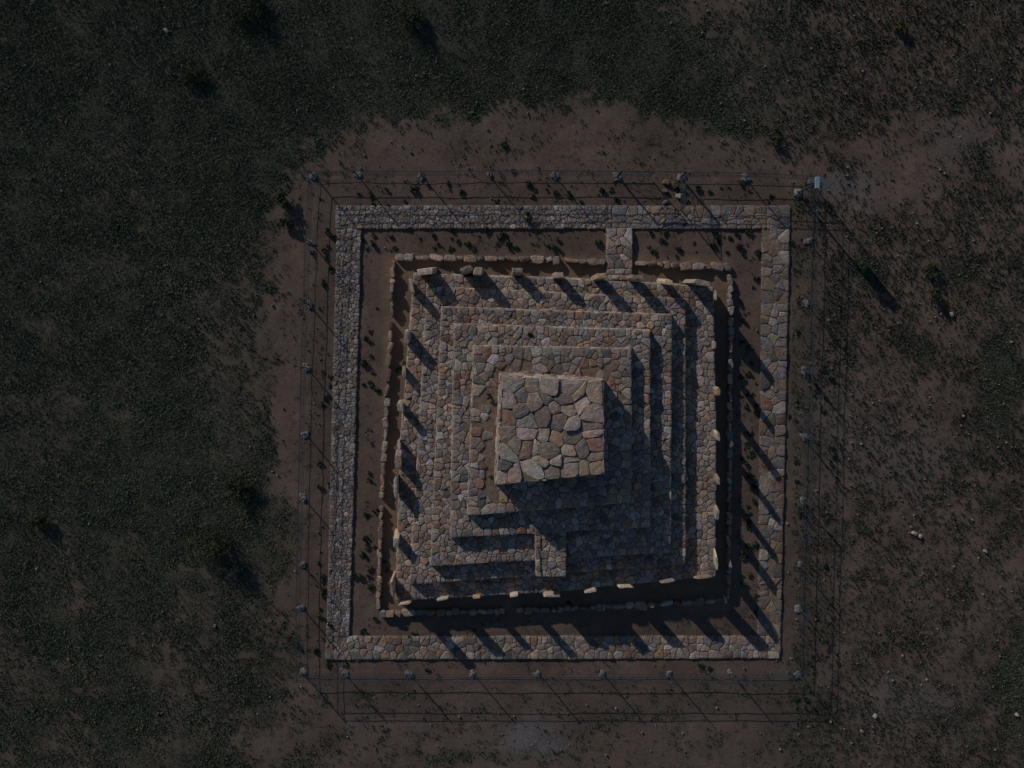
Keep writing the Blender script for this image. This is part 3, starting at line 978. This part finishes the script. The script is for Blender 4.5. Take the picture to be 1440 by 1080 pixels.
# ------------------------------------------------------------------ shrubs
def bush_mesh(name, r_, h_, leaves, seed, cols, lsz=0.05):
    rng = np.random.RandomState(seed)
    mb = MB()
    nclump = max(5, int(leaves / 60))
    cl = []
    for k in range(nclump):
        a = rng.uniform(0, 6.28); q = r_ * math.sqrt(rng.rand()) * 0.8
        cl.append((q * math.cos(a), q * math.sin(a), h_ * rng.uniform(0.35, 0.85) * (1 - 0.5 * (q / r_) ** 2), r_ * rng.uniform(0.2, 0.42)))
    for k in range(leaves):
        cx, cy, cz, cr = cl[rng.randint(nclump)]
        dv = rng.normal(size=3); dv /= np.linalg.norm(dv)
        p = np.array((cx, cy, cz)) + dv * cr * rng.uniform(0.5, 1.05) * np.array((1, 1, 0.75))
        p[2] = max(p[2], 0.01)
        t = rng.normal(size=3); t /= np.linalg.norm(t)
        s = np.cross(t, rng.normal(size=3)); s /= np.linalg.norm(s)
        L = lsz * rng.uniform(0.6, 1.5); w = L * 0.38
        c = cols[rng.randint(len(cols))]; kk = rng.uniform(0.75, 1.25)
        mb.add([p - s * w, p + t * L, p + s * w, p - t * L * .7], [(0, 1, 2, 3)], tuple(ch * kk for ch in c))
    return mb, cl


GC = [(0.035, 0.052, 0.026), (0.045, 0.062, 0.030), (0.028, 0.040, 0.022), (0.060, 0.068, 0.036)]
bushes = [
    (298, 765, 1.05, 1.15, 2600, 'largest round dark shrub in the left field, casting a long shadow'),
    (338, 688, 0.75, 0.6, 1300, 'low dark shrub just above the largest shrub in the left field'),
    (58, 733, 0.55, 0.45, 900, 'small dark shrub beside a bare patch near the left margin'),
    (345, 12, 0.95, 0.75, 1700, 'dark shrub cut by the upper margin, left of the middle'),
    (272, 103, 0.65, 0.5, 1000, 'wide dark shrub in the upper left field'),
    (572, 22, 0.75, 0.75, 1400, 'dark shrub near the upper margin above the fence'),
    (400, 283, 0.50, 0.55, 800, 'bush at the field edge outside the upper left fence corner'),
    (404, 312, 0.42, 0.4, 600, 'smaller bush just below the one outside the upper left fence corner'),
    (1308, 382, 0.42, 0.45, 700, 'green shrub on dry ground right of the fence, upper of two'),
    (1312, 417, 0.40, 0.5, 650, 'dark shrub on dry ground right of the fence, lower of two'),
    (1262, 42, 0.42, 0.4, 500, 'yellowish green shrub near the upper right corner'),
    (742, 307, 0.26, 0.3, 380, 'small shrub growing on the upper strip of paving'),
    (1090, 195, 0.5, 0.35, 600, 'flat dark shrub patch above the upper right part of the fence'),
]
for i, (x, y, r_, h_, nl, lab) in enumerate(bushes):
    p = P(x, y, 0)
    cols = GC if i != 10 else [(0.10, 0.095, 0.03), (0.07, 0.075, 0.03)]
    sh = empty('shrub', p, lab, 'shrub')
    mb, cl = bush_mesh('foliage', r_, h_, nl, 200 + i, cols)
    mb.build('foliage', M_LEAF, sh)
    mt = MB()
    for (cx, cy, cz, cr) in cl[:10]:
        mt.box((cx * .08, cy * .08, -0.08), (cx * .5, cy * .5, cz * .55), 0.03, 0.03)
        mt.box((cx * .5, cy * .5, cz * .55), (cx, cy, cz), 0.018, 0.018)
    mt.build('stem', M_TWIG, sh)

# small weeds inside the fence: individual plants
protos = []
for k in range(6):
    mb, _ = bush_mesh('w', 0.13, 0.10, 240, 300 + k, [(0.034, 0.060, 0.034), (0.028, 0.048, 0.028), (0.045, 0.072, 0.038)], 0.034)
    protos.append(mb)
rg = random.Random(8)
spots = []
hand = [(507, 290), (468, 333), (869, 322), (847, 268), (818, 285), (722, 240), (709, 205), (547, 290), (525, 290), (456, 352), (440, 355), (460, 325), (510, 338), (525, 342), (551, 333),
        (576, 323), (611, 330), (635, 323), (645, 340), (683, 324), (665, 350), (699, 342), (728, 349), (783, 350), (802, 320), (935, 328), (935, 302), (963, 314), (1114, 340), (1040, 346),
        (1002, 346), (1044, 357), (521, 541), (530, 548), (517, 350), (520, 480), (512, 512), (1000 + 58, 512), (1059, 555), (1064, 580), (1050, 570), (1054, 610), (1058, 638), (1109, 586),
        (1120, 650), (1062, 765), (1062, 705), (1148, 545), (1160, 560), (1170, 630), (516, 770), (505, 810), (508, 780), (498, 810), (490, 803), (449, 792), (455, 810), (455, 835), (450, 858),
        (512, 888), (577, 897), (583, 892), (497, 914), (512, 910), (584, 915), (858, 925), (998, 940), (985, 935), (486, 935), (445, 916), (418, 906), (600, 941), (545, 802), (541, 790), (800, 850),
        (1045, 820), (1068, 825), (1064, 838), (1055, 810), (568, 510), (562, 520), (595, 540), (689, 670), (688, 558), (745, 471), (705, 655)]
for q in hand: spots.append((q, rg.uniform(0.7, 1.3)))
zones = [(448, 256, 1130, 284, 40), (448, 290, 468, 940, 30), (512, 327, 850, 352, 24), (895, 327, 1068, 366, 22), (510, 360, 530, 885, 24), (1040, 390, 1064, 885, 42), (1114, 265, 1180, 1000, 64), (500, 872, 1060, 893, 14), (440, 930, 1120, 1010, 40), (480, 190, 1100, 236, 20)]
for (x0, y0, x1, y1, n_) in zones:
    for _ in range(n_):
        spots.append(((rg.uniform(x0, x1), rg.uniform(y0, y1)), 0.4 + 0.9 * rg.random() ** 1.6))
spots = spots[:298]
first = {}
for i, ((x, y), s) in enumerate(spots):
    z = 0.0
    if (x, y) in [(689, 670), (705, 655), (688, 558)]: z = 2.42
    if (x, y) == (745, 471): z = 2.03
    k = i % 6
    p = P(x, y, z)
    if z == 0: p.z = -0.04
    if k not in first:
        o = protos[k].build('weed', M_LEAF); first[k] = o
    else:
        o = first[k].copy(); COL.objects.link(o)
    o.location = p
    o.rotation_euler = (0, 0, rg.uniform(0, 6.28))
    s *= 1.18
    o.scale = (s, s, s * rg.uniform(0.6, 1.3))
    if z > 0: lab = 'tiny green weed rooted between the upper terrace stones'
    else: lab = 'small dark green weed tuft on the worn ground in and around the fence'
    tag(o, lab, 'weed', 'weeds on the upper terraces' if z > 0 else 'weeds dotting the worn ground')

# ------------------------------------------------------------------ loose stones
mb = MB()
rg = random.Random(91)
cnt = 0
while cnt < 3400:
    x = rg.uniform(-5, 1445); y = rg.uniform(-5, 1085)
    if 470 < x < 1100 and 285 < y < 930: 
        if rg.random() > 0.12 or 545 < x < 1020 and 370 < y < 850: continue
    w = 0.25 + (0.75 if x > 1150 else 0) + (0.35 if 410 < x < 1150 else 0)
    if rg.random() > w: continue
    p = P(x, y, 0)
    s = 0.014 + 0.05 * rg.random() ** 6
    g_ = rg.uniform(0.13, 0.30)
    rock(mb, (p.x, p.y, -0.03), s, s * rg.uniform(.6, 1), s * 0.9 + 0.02, rg.uniform(0, 3), rg, (g_ * 1.04, g_ * 0.97, g_ * 0.9), seg=5)
    cnt += 1
o = mb.build('pebbles', M_STONE, None, (0, 0, 0))
tag(o, 'small pale pebbles and stone chips strewn over the bare soil', 'pebbles', kind='stuff')
rocks = [(1286, 750, .13, 'pale loose rock on the dry ground right of the fence, left of a pair'), (1294, 754, .10, 'pale loose rock right of the fence, right one of a pair'),
         (1230, 1006, .11, 'pale loose rock below and right of the lower right fence corner'), (234, 43, .10, 'single pale rock in the grass near the upper left'),
         (302, 880, .08, 'single pale rock in the left field below the largest shrub'), (1338, 442, .11, 'pale rock on dry ground right of the two shrubs'),
         (937, 256, .16, 'yellowish squared stone beside the gate'), (948, 260, .15, 'orange-brown stone lying just inside the gate'), (935, 268, .12, 'pale stone below the yellowish one at the gate'),
         (954, 276, .13, 'long pale stone lying between the gate and the paving'), (935, 284, .13, 'grey-blue block lying beside the paving near the gate'), (1385, 775, .09, 'pale rock near the right margin'),
         (1430, 1005, .1, 'pale rock near the lower right corner'), (1212, 1028, .08, 'small pale rock near the lower margin right of the fence')]
for x, y, s, lab in rocks:
    p = P(x, y, 0); mb = MB()
    col = (0.42, 0.39, 0.35)
    if 'orange' in lab or 'yellow' in lab: col = (0.21, 0.15, 0.10)
    if 'blue' in lab: col = (0.22, 0.24, 0.27)
    block(mb, (p.x, p.y), s, s * rg.uniform(.6, .85), s * 0.8, rg.uniform(0, 3), rg, col, z0=-0.07, tops=(.8, 1.0))
    o = mb.build('loose_rock', M_STONE, None, (p.x, p.y, 0))
    tag(o, lab, 'rock')
